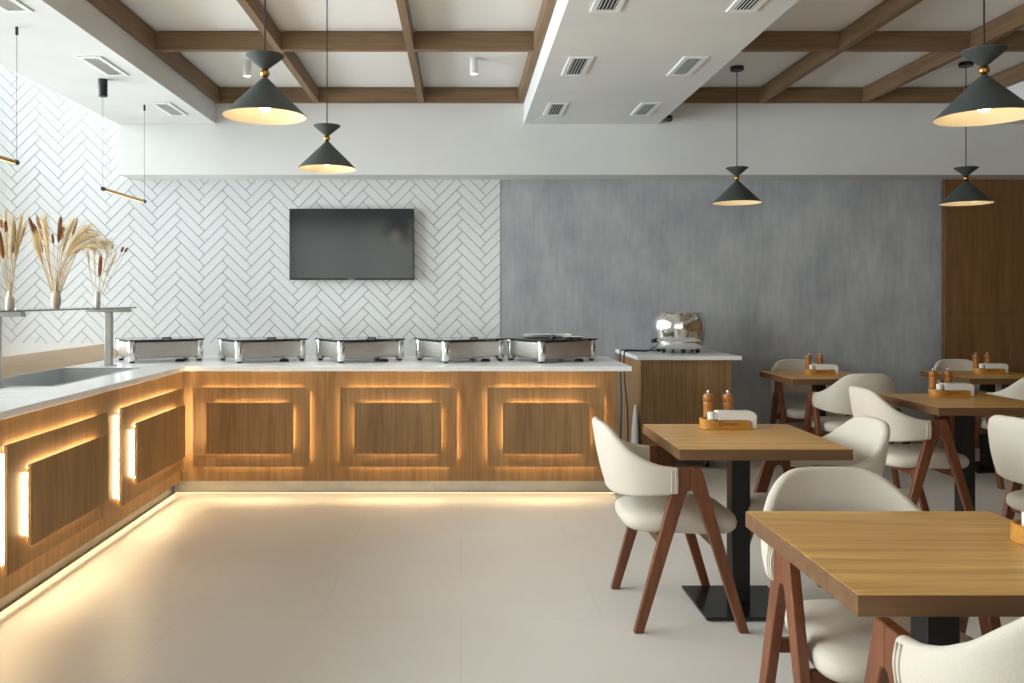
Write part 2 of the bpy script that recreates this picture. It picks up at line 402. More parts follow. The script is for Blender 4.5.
# ------------------------------------------------------------------ buffet counter
ZT, TT = .90, .032                 # worktop height and thickness
FY, FX = 5.80, -1.908              # wooden faces: back run faces -y, left run faces +x
KY, KX = 5.872, -1.978             # recessed steel toe kick
ZB = .111
def led_strips(run, a0, a1, z0, z1, plane, out, par):
    """LED tape on the four edges behind a floating panel; run 'x' = back run, 'y' = left run"""
    ins, th, w_ = .026, .004, .016
    segs = [('h', a0+.06, a1-.06, z1-ins), ('h', a0+.06, a1-.06, z0+ins), ('v', z0+.04, z1-.04, a0+ins), ('v', z0+.04, z1-.04, a1-ins)]
    for k, s0, s1, c in segs:
        bm = NB()
        p0, p1 = plane, plane + out*w_
        lo, hi = min(p0, p1), max(p0, p1)
        if run == 'x':
            if k == 'h': box(bm, s0, s1, lo, hi, c-th/2, c+th/2)
            else: box(bm, c-th/2, c+th/2, lo, hi, s0, s1)
        else:
            if k == 'h': box(bm, lo, hi, s0, s1, c-th/2, c+th/2)
            else: box(bm, lo, hi, c-th/2, c+th/2, s0, s1)
        obj('led_strip', bm, M['led'], par)
def panel_pair(run, root, a0, a1, ia0, ia1):
    gap, th = .031, .014
    z0, z1, iz0, iz1 = .216, .754, .312, .656
    def slab(name, s0, s1, q0, q1, d0, d1, par):
        bm = NB()
        if run == 'x': box(bm, s0, s1, FY-d1, FY-d0, q0, q1)
        else: box(bm, FX+d0, FX+d1, s0, s1, q0, q1)
        return obj(name, bm, M['oak'], par, bevel=.001)
    out = slab('floating_panel', a0, a1, z0, z1, gap, gap+th, root)
    inn = slab('raised_panel', ia0, ia1, iz0, iz1, 2*gap+th, 2*gap+2*th, out)
    if run == 'x':
        led_strips('x', a0, a1, z0, z1, FY, -1, root); led_strips('x', ia0, ia1, iz0, iz1, FY-gap-th, -1, out)
        for x in (a0+.2, a1-.2):
            bm = NB(); box(bm, x-.03, x+.03, FY-gap, FY, .4, .56); obj('spacer', bm, M['oak'], root)
        bm = NB(); box(bm, (ia0+ia1)/2-.06, (ia0+ia1)/2+.06, FY-2*gap-th, FY-gap-th, .44, .53); obj('spacer', bm, M['oak'], out)
    else:
        led_strips('y', a0, a1, z0, z1, FX, 1, root); led_strips('y', ia0, ia1, iz0, iz1, FX+gap+th, 1, out)
        for y in (a0+.25, a1-.25):
            bm = NB(); box(bm, FX, FX+gap, y-.03, y+.03, .4, .56); obj('spacer', bm, M['oak'], root)
        bm = NB(); box(bm, FX+gap+th, FX+2*gap+th, (ia0+ia1)/2-.06, (ia0+ia1)/2+.06, .44, .53); obj('spacer', bm, M['oak'], out)
BYB = 6.66
def unit_x(x0, x1, pc, label, kicks, end=False):
    t = thing('buffet_cabinet', label, 'cabinet', ((x0+x1)/2, FY, 0), 0, 'oak buffet cabinets of the back run')
    bm = NB(); z1 = ZT-TT
    box(bm, x0+.0008, x1-.0008, FY, FY+.02, ZB, z1); obj('front_board', bm, M['oak'], t, bevel=.0008)
    bm = NB(); box(bm, x0+.0008, x0+.0188, FY+.02, BYB, ZB, z1); box(bm, x1-.0188, x1-.0008, FY+.02, BYB, ZB, z1)
    box(bm, x0+.0188, x1-.0188, BYB-.018, BYB, ZB, z1); box(bm, x0+.0188, x1-.0188, FY+.02, BYB-.018, ZB, ZB+.018)
    obj('carcass', bm, M['oak'], t)
    for a, b in kicks:
        bm = NB(); box(bm, a+.001, b-.001, KY, KY+.012, .014, ZB); obj('toe_kick', bm, M['dull_steel'], t)
    for x in (x0+.06, x1-.06):
        for y in (KY+.06, BYB-.08):
            bm = NB(); lathe(bm, [(0, 0), (.025, 0), (.025, .012), (.015, .014), (.015, ZB), (0, ZB)], (x, y, 0), 12); obj('foot', bm, M['rubber'], t)
    bm = NB(); box(bm, x0+.002, x1-.002, FY+.05, FY+.058, ZB-.005, ZB-.0005); obj('led_strip', bm, M['kick_fill'], t)  # added fill strip under the base, brightens the toe kick
    for a, b in kicks:
        bm = NB(); box(bm, a+.001, b-.001, KY-.014, KY, .017, .021); lp = obj('kick_lip', bm, M['dull_steel'], t)
        bm = NB(); box(bm, a+.001, b-.001, KY-.012, KY-.002, .0145, .0168); obj('led_strip', bm, M['led_floor'], lp)
    panel_pair('x', t, pc-.397, pc+.397, pc-.293, pc+.293)
unit_x(FX, -.922, -1.4205, 'oak buffet cabinet with glowing panel at the inner corner of the counter', [(KX+.012, -.922)])
unit_x(-.922, .075, -.424, 'oak buffet cabinet with glowing panel in the middle of the back run', [(-.922, -.2), (-.2, .075)])
unit_x(.075, 1.071, .574, 'oak buffet cabinet with glowing panel at the open right end of the counter', [(.075, 1.06)])
def unit_y(y0, y1, p, label, kicks, panel=True):
    t = thing('buffet_cabinet', label, 'cabinet', (FX, (y0+y1)/2, 0), 0, 'oak buffet cabinets of the left run')
    z1 = ZT-TT; xb = -2.645
    bm = NB(); box(bm, FX-.02, FX, y0+.0008, (y1-.0008 if y1 < FY else FY+.02), ZB, z1); obj('front_board', bm, M['oak'], t, bevel=.0008)
    bm = NB(); box(bm, xb, FX-.02, y0+.0008, y0+.0188, ZB, .69); box(bm, xb, FX-.02, y1-.0188, y1-.0008, ZB, .69)
    box(bm, xb, xb+.018, y0+.0188, y1-.0188, ZB, z1); box(bm, xb+.018, FX-.02, y0+.0188, y1-.0188, ZB, ZB+.018)
    obj('carcass', bm, M['oak'], t)
    for a, b in kicks:
        bm = NB(); box(bm, KX-.012, KX, a+.001, b-.001, .014, ZB); obj('toe_kick', bm, M['dull_steel'], t)
    for y in (y0+.08, y1-.08):
        for x in (KX-.06, xb+.08):
            bm = NB(); lathe(bm, [(0, 0), (.025, 0), (.025, .012), (.015, .014), (.015, ZB), (0, ZB)], (x, y, 0), 12); obj('foot', bm, M['rubber'], t)
    bm = NB(); box(bm, FX-.058, FX-.05, y0+.002, min(y1, FY)-.002, ZB-.005, ZB-.0005); obj('led_strip', bm, M['kick_fill'], t)  # same added fill glow for the left run's kick
    for a, b in kicks:
        b = min(b, KY-.016)
        bm = NB(); box(bm, KX, KX+.014, a+.001, b-.001, .017, .021); lp = obj('kick_lip', bm, M['dull_steel'], t)
        bm = NB(); box(bm, KX+.002, KX+.012, a+.001, b-.001, .0145, .0168); obj('led_strip', bm, M['led_floor'], lp)
    panel_pair('y', t, p[0], p[1], p[2], p[3])
unit_y(4.58, FY, (4.67, 5.71, 4.775, 5.605), 'oak buffet cabinet with glowing panel in the left run, next to the corner', [(4.58, KY)])
unit_y(3.40, 4.58, (3.49, 4.49, 3.595, 4.385), 'oak buffet cabinet with glowing panel in the left run, cut by the photo edge', [(3.40, 4.256), (4.256, 4.58)])
unit_y(2.22, 3.40, (2.31, 3.31, 2.415, 3.205), 'oak buffet cabinet with glowing panel in the left run, nearest the camera', [(2.22, 3.40)])
# L-shaped worktop with a cut-out for the cold well
WX0, WX1, WY0, WY1 = -2.61, -2.125, 4.42, 5.575
PX0, PX1, PY0, PY1 = -2.60, -2.085, 2.95, 4.20
bm = NB(); z0, z1 = ZT-TT, ZT
X0, X1, XEND, Y0, YI, YE = -2.651, -1.859, 1.147, 2.0, 5.71, 6.72
def slab_grid(bm, xs, ys, keep):
    vt = {}
    def V(i, j, k):
        if (i, j, k) not in vt: vt[(i, j, k)] = bm.verts.new((xs[i], ys[j], (z0, z1)[k]))
        return vt[(i, j, k)]
    cells = {(i, j) for i in range(len(xs)-1) for j in range(len(ys)-1) if keep((xs[i]+xs[i+1])/2, (ys[j]+ys[j+1])/2)}
    for i, j in cells:
        bm.faces.new((V(i,j,1), V(i+1,j,1), V(i+1,j+1,1), V(i,j+1,1))); bm.faces.new((V(i,j,0), V(i,j+1,0), V(i+1,j+1,0), V(i+1,j,0)))
        for (di, dj, a, b) in ((0,-1,(0,0),(1,0)), (1,0,(1,0),(1,1)), (0,1,(1,1),(0,1)), (-1,0,(0,1),(0,0))):
            if (i+di, j+dj) not in cells:
                bm.faces.new((V(i+a[0],j+a[1],0), V(i+b[0],j+b[1],0), V(i+b[0],j+b[1],1), V(i+a[0],j+a[1],1)))
slab_grid(bm, [X0, WX0, PX0, WX1, PX1, X1, XEND], [Y0, PY0, PY1, WY0, WY1, YI, YE],
          lambda x, y: (x < X1 or y > YI) and not (WX0 < x < WX1 and WY0 < y < WY1) and not (PX0 < x < PX1 and PY0 < y < PY1))
tag(obj('worktop', bm, M['quartz'], bevel=.002), 'long L-shaped white stone worktop on the oak buffet counter', 'worktop')
t = thing('cold_well', 'rectangular stainless steel well sunk into the white worktop on the left', 'food well', ((WX0+WX1)/2, (WY0+WY1)/2, .70))
bm = NB(); g = .004
box(bm, WX0+g, WX1-g, WY0+g, WY1-g, .716, .72)
for a in ((WX0+g, WX0+g+.004, WY0+g, WY1-g), (WX1-g-.004, WX1-g, WY0+g, WY1-g), (WX0+g, WX1-g, WY0+g, WY0+g+.004), (WX0+g, WX1-g, WY1-g-.004, WY1-g)):
    box(bm, a[0], a[1], a[2], a[3], .716, ZT-.004)
obj('basin', bm, M['well_steel'], t)
bm = NB(); r = .016
for a in ((WX0-r, WX0+g, WY0-r, WY1+r), (WX1-g, WX1+r, WY0-r, WY1+r), (WX0+g, WX1-g, WY0-r, WY0+g), (WX0+g, WX1-g, WY1-g, WY1+r)):
    box(bm, a[0], a[1], a[2], a[3], ZT, ZT+.003)
obj('rim', bm, M['steel'], t, bevel=.001)
bm = NB(); lathe(bm, [(0, .7205), (.04, .7205), (.045, .7235), (.02, .7225), (0, .7215)], ((WX0+WX1)/2, (WY0+WY1)/2, 0), 20); obj('drain', bm, M['chrome'], t, smooth=True)
t = thing('inset_plate', 'flush white plate with dark edge gap in the left worktop before the well', 'serving plate', ((PX0+PX1)/2, (PY0+PY1)/2, .87))
bm = NB(); box(bm, PX0+.006, PX1-.006, PY0+.006, PY1-.006, .872, ZT); obj('slab', bm, M['quartz'], t, bevel=.0015)
bm = NB(); box(bm, PX0+.0005, PX1-.0005, PY0+.0005, PY1-.0005, .868, .872); obj('tray', bm, M['rubber'], t)
bm = NB(); prism(bm, [(-2.652, 0), (-2.652, .9), (-2.655, .905), (-2.80, 1.0), (-2.82, 1.0), (-2.82, 0)], 2.0, 6.72)
tag(obj('ledge_board', bm, M['oak_light'], bevel=.002), 'pale oak sloping ledge along the back of the left counter', 'ledge')

# ------------------------------------------------------------------ glass shelf over the well
SXC, SZ = -2.388, 1.298
t = thing('glass_shelf', 'narrow glass shelf on steel posts above the steel well, holding dried grass vases', 'shelf', (SXC, 5.1, ZT))
bm = NB(); box(bm, SXC-.15, SXC+.15, 2.4, 5.86, SZ-.008, SZ); gl = obj('glass_panel', bm, M['glass'], t)
bm = NB()
for a in ((SXC-.151, SXC-.15, 2.4, 5.86), (SXC+.15, SXC+.151, 2.4, 5.86), (SXC-.15, SXC+.15, 5.86, 5.861)): box(bm, a[0], a[1], a[2], a[3], SZ-.008, SZ)
obj('polished_edge', bm, M['glass_edge'], gl)
for y in (5.765, 4.36, 2.95):
    bm = NB(); zb = ZT+.0005 if y != 2.95 else ZT
    box(bm, SXC-.022, SXC+.022, y-.022, y+.022, zb, SZ-.034); p_ = obj('post', bm, M['dull_steel'], t, bevel=.003)
    bm = NB(); box(bm, SXC-.04, SXC+.04, y-.04, y+.04, zb, zb+.004); obj('foot_plate', bm, M['dull_steel'], p_)
    bm = NB(); box(bm, SXC-.145, SXC+.145, y-.022, y+.022, SZ-.034, SZ-.009); b_ = obj('bracket', bm, M['dull_steel'], t, bevel=.003)
    bm = NB()
    for s in (-1, 1): tube(bm, [(SXC+s*.11, y, SZ-.009), (SXC+s*.11, y, SZ+.005)], .009, 12)
    obj('clamp', bm, M['steel'], b_, smooth=True)

# ------------------------------------------------------------------ vases with dried grasses
def cattail(par, base, tip, head=.12, r=.008, bend=.04):
    b, e = Vector(base), Vector(tip); mid = (b+e)/2 + Vector((bend*.6, 0, bend*.3))
    def Q(s): return b*(1-s)**2 + mid*2*s*(1-s) + e*s*s
    bm = NB(); tube(bm, [Q(k/8) for k in range(9)], .0016, 5); st = obj('cattail', bm, M['straw'], par, smooth=True)
    ln = (e-b).length; s1 = 1-.015/ln; s0 = max(.3, s1-head/ln)
    pts = [Q(s0+(s1-s0)*k/7) for k in range(8)]
    bm = NB(); tube(bm, pts, [r*.4, r*1.1, r*1.25, r*1.25, r*1.25, r*1.25, r*1.1, r*.4], 9); obj('seed_head', bm, M['cattail'], st, smooth=True)
def plume(par, base, tip, start=.45, nb=260, spread=.045, droop=.05, bend=.1, seed=0, bdir=(1, 0, 0), blen=.11, mt='pampas'):
    rnd = random.Random(seed)
    b, e = Vector(base), Vector(tip); mid = (b+e)/2 + Vector((0, 0, bend)) - Vector(bdir)*bend*.5
    def Q(s): return b*(1-s)**2 + mid*2*s*(1-s) + e*s*s
    bm = NB(); tube(bm, [Q(k/10) for k in range(11)], [.0015]*10+[.0006], 5)
    st = obj('pampas_stem', bm, M['straw'], par, smooth=True)
    bm = NB()
    for i in range(nb):
        s = start + (1-start)*rnd.random()**.9; p0 = Q(s); tg = (Q(min(1, s+.03))-Q(s-.03)).normalized()
        a = rnd.uniform(0, 2*PI); o1 = tg.orthogonal().normalized(); o2 = tg.cross(o1)
        rad = (o1*math.cos(a)+o2*math.sin(a))*spread*rnd.uniform(.3, 1)*math.sin(PI*min(1, .15+.85*(1-(s-start)/(1-start)*.75)))
        ln = blen*rnd.uniform(.5, 1)
        p1 = p0 + tg*ln*.5 + rad*.7; p2 = p0 + tg*ln + rad*1.3 - Vector((0, 0, droop*rnd.uniform(.2, 1)))
        wv = tg.cross(rad); wv = wv.normalized()*.0011 if wv.length > 1e-7 else o1*.0011
        v = [bm.verts.new(q) for q in (p0-wv*.5, p0+wv*.5, p1+wv, p1-wv, p2)]
        bm.faces.new((v[0], v[1], v[2], v[3])); bm.faces.new((v[3], v[2], v[4]))
    obj('pampas_plume', bm, M[mt], st)
vprof = {
 'bottle': [(0, .002), (.0, .0), (.019, 0), (.021, .004), (.0215, .05), (.0205, .062), (.0115, .074), (.0115, .098), (.0095, .099), (.0095, .076), (.017, .06), (.018, .008), (0, .007)],
 'ribbed': [(0, 0), (.019, 0), (.025, .02), (.0275, .045), (.026, .07), (.0215, .095), (.0225, .104), (.0205, .104), (.019, .094), (.023, .07), (.0245, .045), (.022, .02), (0, .008)],
 'slim': [(0, 0), (.0165, 0), (.0195, .012), (.0195, .03), (.0165, .075), (.0145, .1), (.0155, .104), (.0135, .104), (.0125, .098), (.0145, .07), (.017, .03), (0, .01)],
}
def vase(y, kind, m, label):
    bm = NB(); lathe(bm, vprof[kind], (0, 0, 0), 40 if kind != 'ribbed' else 48)
    if kind == 'ribbed':
        for v in bm.verts:
            rr = math.hypot(v.co.x, v.co.y)
            if rr > .005:
                a = math.atan2(v.co.y, v.co.x); k = 1 + .035*math.cos(16*a)*(1 if rr > .018 else 0); v.co.x *= k; v.co.y *= k
    bmesh.ops.remove_doubles(bm, verts=bm.verts[:], dist=1e-5)
    o = obj('vase', bm, M[m], smooth=True); o.location = (SXC, y, SZ); tag(o, label, 'vase', 'vases on the glass shelf'); return o
vase(4.50, 'bottle', 'vase', 'pinkish bottle-shaped vase on the glass shelf, cut near the photo edge')
vase(5.01, 'ribbed', 'vase', 'ribbed beige vase in the middle of the glass shelf under the fullest bouquet')
vase(5.58, 'slim', 'vase_white', 'slim whitish vase at the far end of the glass shelf')
def px3(px, py, d): return Vector(((px-CX)*d/FPX, d, CAMH-(py-CY)*d/FPX))
GRP = 'dried grass bouquets on the glass shelf'
def bouquet(y, label):
    return thing('dried_bouquet', label, 'dried flowers', (SXC, y, SZ+.02), 0, GRP)
def stems_bottom(y): return Vector((SXC+random.uniform(-.005, .005), y+random.uniform(-.005, .005), SZ+.02))
t = bouquet(5.01, 'largest dried bouquet with cattails and arching pampas in the ribbed vase')
for (px, py, d, h, r) in ((28,215,4.95,.13,.0085),(36,213,5.08,.16,.008),(61,214,5.0,.15,.0095),(64,224,5.1,.08,.0075),(78,216,5.05,.1,.006),(33,222,5.15,.2,.009),(52,231,4.9,.06,.006)):
    cattail(t, stems_bottom(5.01), px3(px, py, d), h, r, .02 if px < 56 else -.02)
for i, (px, py, d, bd) in enumerate(((92,236,5.0,.16),(104,243,5.05,.2),(86,229,4.9,.13),(97,246,4.92,.2),(80,240,5.1,.1),(45,222,5.05,.02),(71,226,5.0,.06),(36,240,4.92,.03))):
    plume(t, stems_bottom(5.01), px3(px, py, d), .48, 340, .05, .045, bd, i+3)
bm = NB(); rnd = random.Random(4)
for i in range(26):
    b = stems_bottom(5.01); e = px3(rnd.uniform(36, 82), rnd.uniform(236, 252), 5.01+rnd.uniform(-.08, .08)); tube(bm, [b, (b+e)/2+Vector((0, 0, .01)), e], .0011, 4)
obj('straw_stems', bm, M['straw'], t)
t = bouquet(4.50, 'dried cattail and plume bouquet in the bottle-shaped vase, cut by the photo edge')
for (px, py, d, h, r) in ((14,218,4.5,.17,.0095),(20,222,4.55,.07,.007),(5,218,4.4,.06,.007),(-2,226,4.5,.16,.009),(1,217,4.6,.05,.007)):
    cattail(t, stems_bottom(4.50), px3(px, py, d), h, r, .008)
for i, (px, py, d, bd) in enumerate(((21,222,4.5,.03),(23,232,4.55,.04),(6,220,4.45,.02),(-4,226,4.5,.03),(13,224,4.4,.02))):
    plume(t, stems_bottom(4.50), px3(px, py, d), .38, 260, .02, .0, bd, i+20, blen=.09)
t = bouquet(5.58, 'small dried bouquet with arching reeds in the slim white vase')
for (px, py, d, h, r) in ((101,252,5.58,.15,.0095),(124,245,5.5,.04,.007),(128,246,5.62,.035,.006),(113,243,5.6,.03,.005)):
    cattail(t, stems_bottom(5.58), px3(px, py, d), h, r, .03 if px > 105 else 0)
for i, (px, py, d, bd) in enumerate(((88,254,5.5,-.1),(94,249,5.6,.02),(108,252,5.55,.03),(114,258,5.6,.04))):
    plume(t, stems_bottom(5.58), px3(px, py, d), .42, 150, .018, .01, abs(bd)*.5, i+40, blen=.07)

# ------------------------------------------------------------------ chafing dishes: rectangular steel boxes on corner posts, glass lids
def make_chafer():
    t = thing('chafing_dish', '', 'chafing dish', (0, 0, 0), 0, 'chafing dishes in a row on the back counter')
    LX, LY, z0, z1 = .50, .385, .024, .145
    k = dict(world=False)
    bm = NB(); box(bm, -LX/2-.008, LX/2+.008, -LY/2-.008, LY/2+.008, z0+.012, z1); obj('steel_case', bm, M['steel'], t, bevel=.003, **k)
    bm = NB(); box(bm, -LX/2+.03, LX/2-.03, -LY/2+.03, LY/2-.03, z0, z0+.012); obj('bottom_pan', bm, M['steel'], t, **k)
    for sx in (-1, 1):
        for sy in (-1, 1):
            c = (sx*(LX/2-.014), sy*(LY/2-.014), 0)
            bm = NB(); lathe(bm, [(0, .012), (.028, .012), (.03, .016), (.03, z1+.004), (.027, z1+.008), (0, z1+.008)], c, 28); p_ = obj('corner_post', bm, M['satin'], t, smooth=True, **k)
            bm = NB(); lathe(bm, [(0, 0), (.014, 0), (.018, .005), (.018, .012), (0, .012)], c, 16); obj('rubber_foot', bm, M['rubber'], p_, smooth=True, **k)
    bm = NB(); box(bm, -LX/2-.018, LX/2+.018, -LY/2-.018, LY/2+.018, z1+.008, z1+.018); l_ = obj('glass_lid', bm, M['dark_glass'], t, bevel=.003, **k)
    bm = NB(); tube(bm, [(-.03, -LY/2+.005, z1+.018), (-.03, -LY/2+.005, z1+.026), (.03, -LY/2+.005, z1+.026), (.03, -LY/2+.005, z1+.018)], .006, 10); obj('lid_handle', bm, M['black'], l_, smooth=True, **k)
    bm = NB(); lathe(bm, [(0, 0), (.034, 0), (.034, .01), (.022, .02), (0, .021)], (.09, -LY/2-.012, .0), 20); obj('control_knob', bm, M['rubber'], t, smooth=True, **k)
    return t
ch = make_chafer()
RZ = math.radians(33.5)
names = ('leftmost in the row, beside the steel shelf post', 'second in the row from the left', 'third in the row, under the left half of the television',
         'fourth in the row from the left', 'at the right end, white plates on its lid')
chafer_c = []
for i, pf in enumerate((131.6, 238.7, 341, 445.5, 541.5)):
    fd = 6.0
    fx = (pf-CX)*fd/FPX
    # front corner is local (-LX/2, -LY/2)
    lx, ly = -.24, -.182
    rx = lx*math.cos(RZ)-ly*math.sin(RZ); ry = lx*math.sin(RZ)+ly*math.cos(RZ)
    loc = (fx-rx, fd-ry, ZT+.0005); chafer_c.append(loc)
    lab = 'steel chafing dish, ' + names[i]
    if i == 0: ch.location = loc; ch.rotation_euler = (0, 0, RZ); ch['label'] = lab
    else: dup(ch, loc, RZ, lab)
cx_, cy_, cz_ = chafer_c[4]
def plate(dx, dy, z, lx, ly, rz, h, label):
    bm = NB()
    def ring(a, b, zz, n=24):
        out = []
        for k in range(n):
            th = 2*PI*k/n; c, s = math.cos(th), math.sin(th)
            out.append((a*math.copysign(abs(c)**.35, c), b*math.copysign(abs(s)**.35, s), zz))
        return out
    loft(bm, [ring(lx*.36, ly*.36, 0), ring(lx*.46, ly*.46, h*.45), ring(lx*.5, ly*.5, h), ring(lx*.485, ly*.485, h), ring(lx*.44, ly*.44, h*.5), ring(lx*.3, ly*.3, h*.35)])
    o = obj('serving_plate', bm, M['porcelain'], smooth=True); o.location = (cx_+dx, cy_+dy, z); o.rotation_euler = (0, 0, rz)
    tag(o, label, 'plate', 'white plates on the last chafer')
ztop = cz_ + .1632
plate(-.10, .06, ztop, .22, .15, .25, .013, 'white rectangular plate at the bottom of the stack on the last glass lid')
plate(-.10, .06, ztop+.0135, .22, .15, .25, .013, 'white rectangular plate on top of the stack on the last glass lid')
plate(.085, .12, ztop, .15, .12, .25, .024, 'small deep white dish standing next to the plate stack on the last glass lid')
plate(.16, .02, ztop, .15, .12, .3, .011, 'flat white dish at the right corner of the last glass lid')

# ------------------------------------------------------------------ television
t = thing('television', 'black flat screen television hung on the herringbone tile wall', 'television', (-.981, 7.66, 1.52))
bm = NB(); box(bm, -1.539, -.423, 7.62, 7.65, 1.522, 2.161); obj('case', bm, M['tv_frame'], t, bevel=.003)
bm = NB(); box(bm, -1.531, -.431, 7.618, 7.6205, 1.538, 2.153); obj('screen', bm, M['screen'], t)
bm = NB(); box(bm, -1.2, -.76, 7.65, 7.688, 1.7, 2.0); obj('wall_mount', bm, M['black'], t)
bm = NB()
for i in range(7): box(bm, -1.007+i*.0078, -1.007+i*.0078+.0055, 7.6185, 7.62, 1.526, 1.533)
obj('maker_mark', bm, M['logo'], t)

# ------------------------------------------------------------------ pendant lamps
def make_pendant():
    t = thing('pendant_lamp', '', 'lamp', (0, 0, 0), 0, 'dark cone pendant lamps')
    k = dict(world=False, smooth=True)
    R, H = .179, .166
    bm = NB(); lathe(bm, [(R, 0), (R+.0015, .003), (.02, H-.004), (.012, H+.004), (0, H+.005)], n=64); c = obj('cone_shade', bm, M['shade'], t, **k)
    bm = NB(); lathe(bm, [(R, 0), (R-.003, .003), (.022, H-.01), (0, H-.008)], n=64); obj('shade_lining', bm, M['shade_in'], c, **k)
    bm = NB(); ball(bm, (0, 0, .052), .03, 20); obj('bulb', bm, M['bulb'], t, **k)
    bm = NB(); lathe(bm, [(0, .08), (.017, .08), (.017, .13), (.012, .165), (0, .166)], n=20); obj('socket', bm, M['brass'], t, **k)
    bm = NB(); ball(bm, (0, 0, H+.024), .0205, 24); obj('brass_ball', bm, M['brass'], t, **k)
    bm = NB(); lathe(bm, [(0, H+.04), (.013, H+.042), (.083, H+.100), (.083, H+.104), (.01, H+.106), (0, H+.108)], n=48); obj('top_cone', bm, M['shade'], t, **k)
    return t
pd = make_pendant()
def hang(o, sc):
    z = ZC - (ZC-o.location.z)/sc   # cord length in the lamp's own scale
    bm = NB(); tube(bm, [(0, 0, .265), (0, 0, ZC-z-.02)], .0035, 8); obj('cord', bm, M['rubber'], o, world=False)
    bm = NB(); lathe(bm, [(0, ZC-z-.03), (.048, ZC-z-.03), (.05, ZC-z-.026), (.05, ZC-z-.0005), (0, ZC-z-.0005)], n=32); obj('canopy', bm, M['black'], o, world=False, smooth=True)
    ld = bpy.data.lights.new('bulb_light', 'POINT'); ld.energy = .8; ld.color = (1, .88, .74); ld.shadow_soft_size = .02
    lo = bpy.data.objects.new('bulb_light', ld); COL.objects.link(lo); lo.location = (0, 0, .016); lo.parent = o
pendants = ((265, 3.47, 2.10, .93, 'dark cone pendant, nearer of the two left of the ceiling drop'),
            (327, 4.98, 2.115, .945, 'dark cone pendant hanging in front of the television, farther of the left pair'),
            (984, 3.30, 2.06, .97, 'dark cone pendant at the upper right edge, the nearest on the right side'),
            (737, 6.69, 2.108, 1.03, 'dark cone pendant hanging before the grey wall, above the back left table'),
            (966, 6.57, 2.09, 1.03, 'dark cone pendant hanging before the brown wood wall'))
lamps = []
for px, d, z, sc, lab in pendants:
    loc = ((px-CX)*d/FPX, d, z)
    if not lamps: o = pd; o.location = loc; o['label'] = lab
    else: o = dup(pd, loc, 0, lab)
    lamps.append((o, sc))
for o, sc in lamps: o.scale = (sc, sc, sc); hang(o, sc)

# surface spots
for px, d, lab in ((247, 6.52, 'small white cylinder spotlight in the ceiling bay behind the nearer left pendant'), (474, 6.46, 'small white cylinder spotlight in the ceiling bay beside the ceiling drop')):
    x = (px-CX)*d/FPX
    t = thing('ceiling_spotlight', lab, 'spotlight', (x, d, ZC), 0, 'cylinder spotlights in the left coffer')
    bm = NB(); lathe(bm, [(0, ZC), (.031, ZC), (.031, ZC-.118), (.029, ZC-.12), (.026, ZC-.118), (.024, ZC-.105), (0, ZC-.105)], (x, d, 0), 28); obj('housing', bm, M['white_plastic'], t, smooth=True)
    bm = NB(); lathe(bm, [(0, ZC-.1065), (.024, ZC-.1065), (.022, ZC-.111), (0, ZC-.113)], (x, d, 0), 24); obj('lens', bm, M['spot_glow'], t, smooth=True)
    ld = bpy.data.lights.new('spot_light', 'SPOT'); ld.energy = 18; ld.color = (1, .93, .82); ld.spot_size = 1.2; ld.spot_blend = .6; ld.shadow_soft_size = .03
    lo = bpy.data.objects.new('spot_light', ld); COL.objects.link(lo); lo.location = (0, 0, -.125); lo.parent = t

# suspended linear tube lights along the left
TXC, TZ = -2.475, 2.115
for y0, y1, lab in ((5.87, 6.65, 'thin brass tube light hanging near the herringbone wall'), (3.96, 4.74, 'thin brass tube light hanging at the left photo edge')):
    t = thing('tube_light', lab, 'lamp', (TXC, y0, TZ), 0, 'hanging brass tube lights')
    bm = NB(); tube(bm, [(TXC, y0+.02, TZ), (TXC, y1-.02, TZ)], .011, 16); obj('tube', bm, M['brass'], t, smooth=True)
    bm = NB(); box(bm, TXC-.0045, TXC+.0045, y0+.025, y1-.025, TZ-.0125, TZ-.009); obj('diffuser', bm, M['tube_glow'], t)
    for a, b in ((y0, y0+.022), (y1-.022, y1)):
        bm = NB(); tube(bm, [(TXC, a, TZ), (TXC, b, TZ)], .0145, 16); obj('end_cap', bm, M['black'], t, smooth=True)
    for y in (y0+.004, y1-.004):
        bm = NB(); tube(bm, [(TXC, y, TZ+.014), (TXC, y, ZS-.02)], .0012, 6); obj('wire', bm, M['rubber'], t)
    bm = NB(); lathe(bm, [(0, ZS-.118), (.029, ZS-.118), (.031, ZS-.115), (.031, ZS), (0, ZS)], (TXC, y0+.004, 0), 28); obj('canopy', bm, M['black'], t, smooth=True)
    bm = NB(); lathe(bm, [(0, ZS-.045), (.007, ZS-.045), (.008, ZS-.04), (.008, ZS), (0, ZS)], (TXC, y1-.004, 0), 16); obj('anchor', bm, M['black'], t, smooth=True)

# ------------------------------------------------------------------ soup cabinet, kettle, cables
t = thing('side_cabinet', 'freestanding oak cabinet with white top by the grey wall, holding the soup kettle', 'cabinet', (1.80, 6.8, 0))
bm = NB(); box(bm, 1.435, 2.150, 6.775, 7.64, .085, ZT-TT); obj('body', bm, M['oak'], t, bevel=.001)
bm = NB(); box(bm, 1.395, 2.225, 6.73, 7.68, ZT-TT, ZT); obj('top', bm, M['quartz'], t, bevel=.002)
for x in (1.50, 1.985):
    for y in (6.86, 7.56):
        bm = NB(); tube(bm, [(x-.012, y, .034), (x+.012, y, .034)], .034, 20); w_ = obj('caster', bm, M['rubber'], t, smooth=True)
        bm = NB(); tube(bm, [(x-.016, y, .034), (x+.016, y, .034)], .02, 16); box(bm, x-.02, x-.0165, y-.02, y+.02, .03, .085); box(bm, x+.0165, x+.02, y-.02, y+.02, .03, .085); box(bm, x-.02, x+.02, y-.02, y+.02, .08, .085)
        obj('caster_fork', bm, M['chrome'], w_, smooth=True)
kx, ky = 1.838, 7.20
